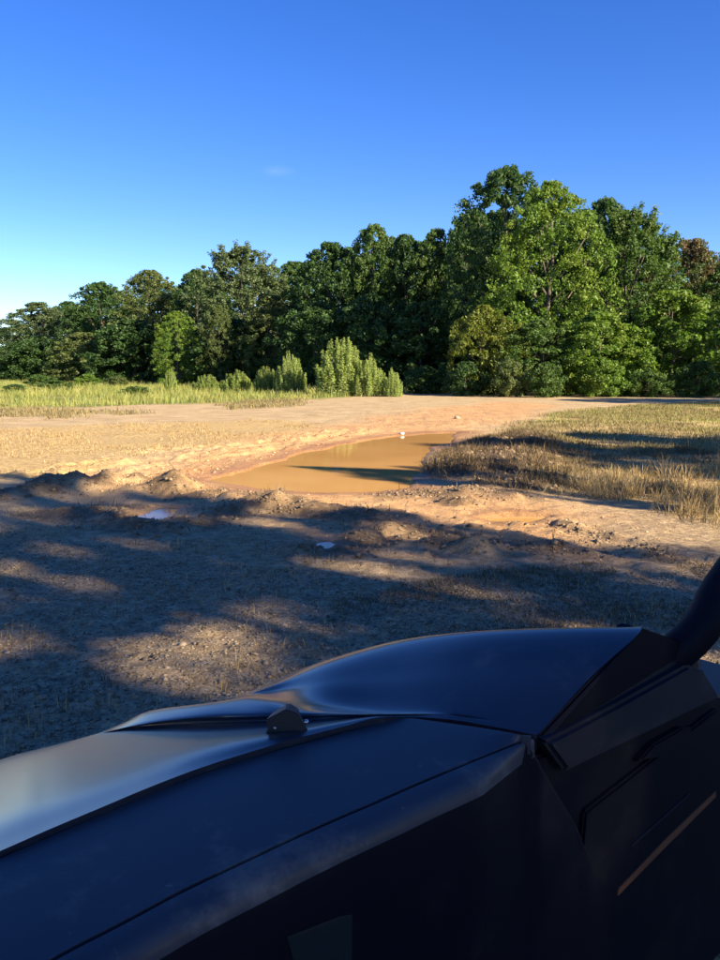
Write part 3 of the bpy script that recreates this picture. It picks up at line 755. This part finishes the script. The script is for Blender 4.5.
def c4(b, t, Yb, Yt):
    b_ = Yz(*b, Yb); t_ = Yz(*t, Yt)
    return mk(0, b_, b_*.985+t_*.015, b_*.97+t_*.03, b_*.95+t_*.05, b_*.90+t_*.10, (b_+t_)/2+np.array([0, 0, .004]), t_)
c450 = c4((445, 719), (470, 632), 1.350, 1.64)
c500 = c4((495, 727), (560, 628), 1.325, 1.57)
cA = c4((537, 735), (641, 627), 1.300, 1.50)
c_m2 = [p-ax*.42+np.array([0, 0, -.03-.02*i]) for i, p in enumerate(c_m1)]
c_m3 = [p-ax*.80+np.array([0, 0, -.12-.02*i]) for i, p in enumerate(c_m1)]
CG = np.array([c_m3, c_m2, c_m1, c0, c50, c100, c150, c200, c245, c290, c340, c385, c450, c500, cA])
HG = crom(crom(CG, 8, 0), 8, 1)                       # [columns, rows, 3]
lip = HG[:, :1]+np.array([0, 0, -.03])
HG2 = np.concatenate([lip, HG], 1)
# close the front and the far wall down to the sill
low = HG2[:, -1:].copy(); low[..., 2] = .48
HG2 = np.concatenate([HG2, low], 1)
hood = vpart('hood', grid_mesh('hood', HG2, True), HOODP)
def solid(o, t, off=-1):
    m = o.modifiers.new('thickness', 'SOLIDIFY'); m.thickness = t; m.offset = off
# --- fender top panel
top_px = [(x_q, y_q+(.5 if x_q < 390 else .8)) for x_q, y_q in [(-120, 912), (0, 858), (50, 836), (100, 815), (150, 794), (200, 774.5), (250, 758), (300, 744), (345, 732), (383, 722), (400, 716.5), (450, 722.5), (500, 730), (531, 736.5)]]
bot_px = [(-120, 1056), (-20, 1000), (58, 957-3), (120, 922), (180, 890), (240, 861.5), (290, 838), (335, 818), (375, 801), (410, 785.5), (440, 773), (475, 758.5), (505, 746.5), (530, 737)]
top = [at_z(x, y, 1.160 if i < 10 else 1.160) for i, (x, y) in enumerate(top_px)]
bot = [at_z(x, y, 1.150) for x, y in bot_px]
top = [top[0]-ax*.8+np.array([0, 0, -.14]), top[0]-ax*.4+np.array([0, 0, -.045])]+top
bot = [bot[0]-ax*.8+np.array([0, 0, -.14]), bot[0]-ax*.4+np.array([0, 0, -.045])]+bot
top = np.array(top); bot = np.array(bot)
mid1 = top*.66+bot*.34+np.array([0, 0, .003]); mid2 = top*.33+bot*.67+np.array([0, 0, .003])
FG = np.stack([top+np.array([0, 0, -.03]), top, mid1, mid2, bot, bot+np.array([0, 0, -.02])], 1)
FGs = crom(FG, 5, 0)
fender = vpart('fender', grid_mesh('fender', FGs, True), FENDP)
sm = fender.modifiers.new('bevel', 'BEVEL'); sm.width = .003; sm.segments = 2; sm.limit_method = 'ANGLE'
# --- outer strip (flare) and the fender side
line2 = crom(bot, 5, 0)
taper = np.clip(np.linalg.norm(line2-line2[-1], axis=1)/.16, .12, 1)[:, None]
gap = nn_*.0055
rows = [(.000, -.020), (.000, -.001), (.012, -.002), (.024, -.005), (.032, -.011), (.037, -.020), (.040, -.032)]
SG = np.stack([line2+gap+nn_*o_*taper+np.array([0, 0, z_]) for o_, z_ in rows], 1)
flare = vpart('fender_flare', grid_mesh('fender_flare', SG, True), FENDP)
# side plane in (s, z): s along ax from the rear corner
O_ = bot[-1].copy(); O_[2] = 0
def on_side(px, py, off):
    d = ray(px, py); o = np.array([0, 0, CAMH]); p0 = O_+nn_*off
    t = ((p0-o)@nn_)/(d@nn_); return o+d*t
def sz(p): return float((p-O_)@ax), float(p[2])
def side_pt(s, z, off): return O_+ax*s+nn_*off+np.array([0, 0, z])
# fender side plate with an arch cut out: strips between the top line and the arch
FO = .034
s_top = [(float((p-O_)@ax), float(p[2])) for p in SG[:, -1]]
ts = np.array([a for a, b in s_top]); tz = np.array([b for a, b in s_top]); to = np.array([float((p-O_)@nn_) for p in SG[:, -1]])
lens_off = float(np.interp(sz(on_side(345, 940, .045))[0], ts, to))
rear_edge = [sz(on_side(x, y, FO)) for x, y in [(541, 744), (556, 775), (574, 806), (590, 832), (603, 868), (614, 905), (626, 960), (636, 1010)]]
re_s = np.array([a for a, b in rear_edge]); re_z = np.array([b for a, b in rear_edge])
WCX, WCZ, WR, AR = -.62, .40, .40, .50
ss = np.linspace(ts.min(), re_s.max(), 90); PT = []
for s_ in ss:
    zt = np.interp(s_, ts, tz) if s_ <= ts.max() else None
    if zt is None or s_ > re_s[0]:
        zt = np.interp(s_, re_s, re_z) if s_ >= re_s[0] else tz[-1]
    dz_ = AR**2-(s_-WCX)**2
    zb = WCZ+math.sqrt(dz_) if dz_ > 0 else .34
    zb = max(zb, .34); zb = min(zb, zt-.01)
    o_in = float(np.interp(s_, ts, to))
    PT.append([side_pt(s_, zt, o_in-.004), side_pt(s_, zt-.01, o_in), side_pt(s_, (zt*2+zb)/3, o_in), side_pt(s_, (zt+2*zb)/3, o_in), side_pt(s_, zb, o_in), side_pt(s_, zb, FO-.06)])
fside = vpart('fender_side', grid_mesh('fender_side', np.array(PT), True), SIDE_SHADE)
# wheel well lining
bm = bmesh.new()
ring = []
for i in range(25):
    a = math.pi*i/24; s_ = WCX+(AR+.01)*math.cos(a); z_ = WCZ+(AR+.01)*math.sin(a)
    ring.append([bm.verts.new(side_pt(s_, z_, FO-.06)), bm.verts.new(side_pt(s_, z_, -.34))])
for r0, r1 in zip(ring[:-1], ring[1:]): bm.faces.new((r0[0], r1[0], r1[1], r0[1]))
vpart('wheel_well', bm_mesh('wheel_well', bm, True), BLACK)
# --- smoked lens in the fender side
lp = [on_side(x, y, lens_off+.0004) for x, y in [(287, 937), (372, 904), (392, 925), (405, 985), (300, 985)]]
bm = bmesh.new(); f0 = [bm.verts.new(p) for p in lp]; f1 = [bm.verts.new(p+nn_*.0008+(np.mean(lp, 0)-p)*.06) for i, p in enumerate(lp)]
bm.faces.new(f1); 
for i in range(5): bm.faces.new((f0[i], f0[(i+1) % 5], f1[(i+1) % 5], f1[i]))
lens = vpart('side_lamp_lens', bm_mesh('side_lamp_lens', bm), LENS)
bm = bmesh.new(); bmesh.ops.create_icosphere(bm, subdivisions=1, radius=.003); bmesh.ops.translate(bm, verts=bm.verts, vec=Vector(on_side(368, 899, lens_off)))
vpart('lamp_screw', bm_mesh('lamp_screw', bm, True), STEEL, veh)
# --- cowl side (dark triangle) behind the hood edge
A3 = cA[0]; B3 = cA[6]
E3 = on_side(694, 646, -.02); F3 = on_side(700, 668, .0); G3 = on_side(548, 742, .0)
def slab(name, pts, thick, m, inward=True, bev=.004):
    bm = bmesh.new(); v = [bm.verts.new(p) for p in pts]; w = [bm.verts.new(p+far_*thick) for p in pts]; n = len(pts)
    bm.faces.new(v); bm.faces.new(w[::-1])
    for i in range(n): bm.faces.new((v[i], w[i], w[(i+1) % n], v[(i+1) % n]))
    bmesh.ops.recalc_face_normals(bm, faces=bm.faces)
    if bev: bmesh.ops.bevel(bm, geom=list(bm.edges), offset=bev, segments=2, affect='EDGES')
    return vpart(name, bm_mesh(name, bm), m)
drop = np.array([0, 0, -.003])
slab('cowl_side', [A3+drop+ax*.004, B3+drop+ax*.004, E3, F3, G3], .05, SIDE_SHADE)
# --- shoulder of the body, then the door panel
sh = [on_side(x, y, .010) for x, y in [(546, 743), (620, 704), (690, 665), (706, 672), (722, 698), (640, 738), (568, 773)]]
slab('body_shoulder', sh, .05, HALF_SHADE, bev=.008)
rear_s = 2.05
def quad_panel(name, s0, s1, z0a, z0b, z1a, z1b, off, m, thick=.03, bev=.006):
    return slab(name, [side_pt(s0, z0a, off), side_pt(s1, z0b, off), side_pt(s1, z1b, off), side_pt(s0, z1a, off)], thick, m, bev=bev)
dp_ = [sz(on_side(x, y, .0)) for x, y in [(586, 812), (706, 716)]]
d0s, d0z = dp_[0]; d1s, d1z = dp_[1]; sl = (d1z-d0z)/(d1s-d0s)
door = slab('door', [side_pt(re_s[-1]-.14, .34, .0), side_pt(d0s+.75, .34, .0), side_pt(d0s+.75, .78, .0), side_pt(d1s+.06, d1z+.0, .0), side_pt(d0s, d0z, .0), side_pt(d0s-.01, d0z-.10, 0)], .04, SIDE_SHADE, bev=.005)
slab('body_side', [side_pt(-.12, .32, -.012), side_pt(rear_s, .38, -.012), side_pt(rear_s, .66, -.012), side_pt(d1s+.75, .80, -.012), side_pt(d1s+.25, .96, -.012), side_pt(d1s+.02, 1.03, -.012), side_pt(.02, 1.10, -.012), side_pt(-.12, 1.08, -.012)], .04, SIDE_SHADE, bev=.006)
# recessed pull on the door
hp = [on_side(x, y, .004) for x, y in [(639, 762), (655, 744), (683, 728), (694, 728), (686, 742), (664, 757)]]
hd = slab('door_handle', hp, .02, SIDE_SHADE, bev=.004)
st = [on_side(x, y, .003) for x, y in [(618, 896), (619, 889), (665, 840), (716, 791), (716, 797), (666, 847)]]
slab('stripe', st, .004, ORANGE, bev=0)
# scratched trim line
slab('trim_line', [on_side(x, y, .003) for x, y in [(632, 845), (690, 793), (690.6, 794.2), (632.6, 846.4)]], .004, HALF_SHADE, bev=0)
# rear deck and far side of the tub
WID = .80
bm = bmesh.new()
prof = [(.02, .66), (d1s+.10, .66), (d1s+.35, .64), (rear_s, .60), (rear_s, .46)]
a_ = [bm.verts.new(side_pt(s_, z_, -.05)) for s_, z_ in prof]; b_ = [bm.verts.new(side_pt(s_, z_, -WID)) for s_, z_ in prof]
for i in range(len(prof)-1): bm.faces.new((a_[i], a_[i+1], b_[i+1], b_[i]))
lowv = [bm.verts.new(side_pt(s_, .46, -WID)) for s_, z_ in prof]
for i in range(len(prof)-1):
    if i < len(prof)-2: bm.faces.new((b_[i], b_[i+1], lowv[i+1], lowv[i]))
vpart('rear_deck', bm_mesh('rear_deck', bm), BLACK)
# --- pipe rising at the rear corner
p0 = at_Y(690, 640, 1.66); p1 = at_Y(722, 588, 1.70); p2 = at_Y(770, 520, 1.76); dirp = p2-p1
pts = [p0-(p1-p0)*1.7+far_*.10, p0, p1, p2, p2+dirp*1.2+np.array([0, 0, .05]), p2+dirp*1.8+np.array([0, 0, .35])]
PC = crom(np.array(pts), 5, 0); bm = bmesh.new(); tube(bm, [Vector(p) for p in PC], [.041]*len(PC), 20)
pipe = vpart('raised_pipe', bm_mesh('raised_pipe', bm, True), SIDE_SHADE)
# --- washer nozzle on the hood
nb = at_z(288, 729, 1.168); k_ = 1/ (F/nb[1])      # metres per pixel there
def npt(px, py, dep): 
    p = at_Y(px, py, nb[1]); return p+np.array([0, dep, 0])
bm = bmesh.new()
fr = [(265, 732), (269, 725), (266, 717), (287, 706), (299, 711), (303, 720), (309, 728), (300, 730), (274, 733)]
v0 = [bm.verts.new(npt(x, y, -.012)) for x, y in fr]; v1 = [bm.verts.new(npt(288+(x-288)*.8, y+2, .022)) for x, y in fr]
bm.faces.new(v0); bm.faces.new(v1[::-1])
for i in range(len(fr)): bm.faces.new((v0[i], v1[i], v1[(i+1) % len(fr)], v0[(i+1) % len(fr)]))
bmesh.ops.recalc_face_normals(bm, faces=bm.faces); bmesh.ops.bevel(bm, geom=list(bm.edges), offset=.0022, segments=3, affect='EDGES')
noz = vpart('washer_nozzle', bm_mesh('washer_nozzle', bm), BLACK)
bm = bmesh.new(); rg2 = None
bmesh.ops.create_cone(bm, cap_ends=True, segments=28, radius1=.036, radius2=.031, depth=.008)
bmesh.ops.scale(bm, vec=(1, .75, 1), verts=bm.verts); bmesh.ops.translate(bm, verts=bm.verts, vec=Vector(nb)+Vector((0, .004, -.006)))
vpart('base', bm_mesh('base', bm), BLACK, noz)
for x, y, r_ in [(276, 724, .0028), (307, 718, .0042), (302, 729, .003)]:
    bm = bmesh.new(); bmesh.ops.create_icosphere(bm, subdivisions=2, radius=r_); bmesh.ops.translate(bm, verts=bm.verts, vec=Vector(npt(x, y, -.0145)))
    vpart('jet', bm_mesh('jet', bm, True), STEEL, noz)
# --- wheels
def lathe(bm, prof, seg, c, axis, u, v):
    rings = []
    for r_, o_ in prof:
        rings.append([bm.verts.new(Vector(c)+Vector(axis)*o_+(Vector(u)*math.cos(2*math.pi*k/seg)+Vector(v)*math.sin(2*math.pi*k/seg))*r_) for k in range(seg)])
    for a, b in zip(rings[:-1], rings[1:]):
        for k in range(seg): bm.faces.new((a[k], a[(k+1) % seg], b[(k+1) % seg], b[k]))
    return rings
up_ = np.array([0, 0, 1.0])
for s_, off in [(WCX, -.10), (WCX, -WID+.10), (1.55, -.16), (1.55, -WID+.10)]:
    c_ = side_pt(s_, WR, off)
    t_ = empty('wheel', (0, 0, 0)); t_.parent = veh
    bm = bmesh.new(); lathe(bm, [(.22, -.10), (.30, -.125), (.37, -.12), (.395, -.09), (.40, 0), (.395, .09), (.37, .12), (.30, .125), (.22, .10)], 40, c_, nn_, ax, up_)
    for k in range(36):
        a = 2*math.pi*k/36; rad = Vector(ax)*math.cos(a)+Vector(up_)*math.sin(a); tan = Vector(ax)*-math.sin(a)+Vector(up_)*math.cos(a)
        for o2 in (-.07, .07):
            M_ = Matrix.Translation(Vector(c_)+rad*.388+Vector(nn_)*o2) @ Matrix((rad, tan, Vector(nn_))).transposed().to_4x4()
            bmesh.ops.create_cube(bm, size=1, matrix=M_ @ Matrix.Diagonal((.03, .035, .09, 1)))
    vpart('tyre', bm_mesh('tyre', bm), RUBBER, t_)
    bm = bmesh.new(); rg_ = lathe(bm, [(.22, -.10), (.205, -.06), (.19, .04), (.07, .055), (.06, .09)], 32, c_, nn_, ax, up_); bm.faces.new(rg_[-1]); bm.faces.new(rg_[0][::-1])
    vpart('rim', bm_mesh('rim', bm, True), BLACK, t_)
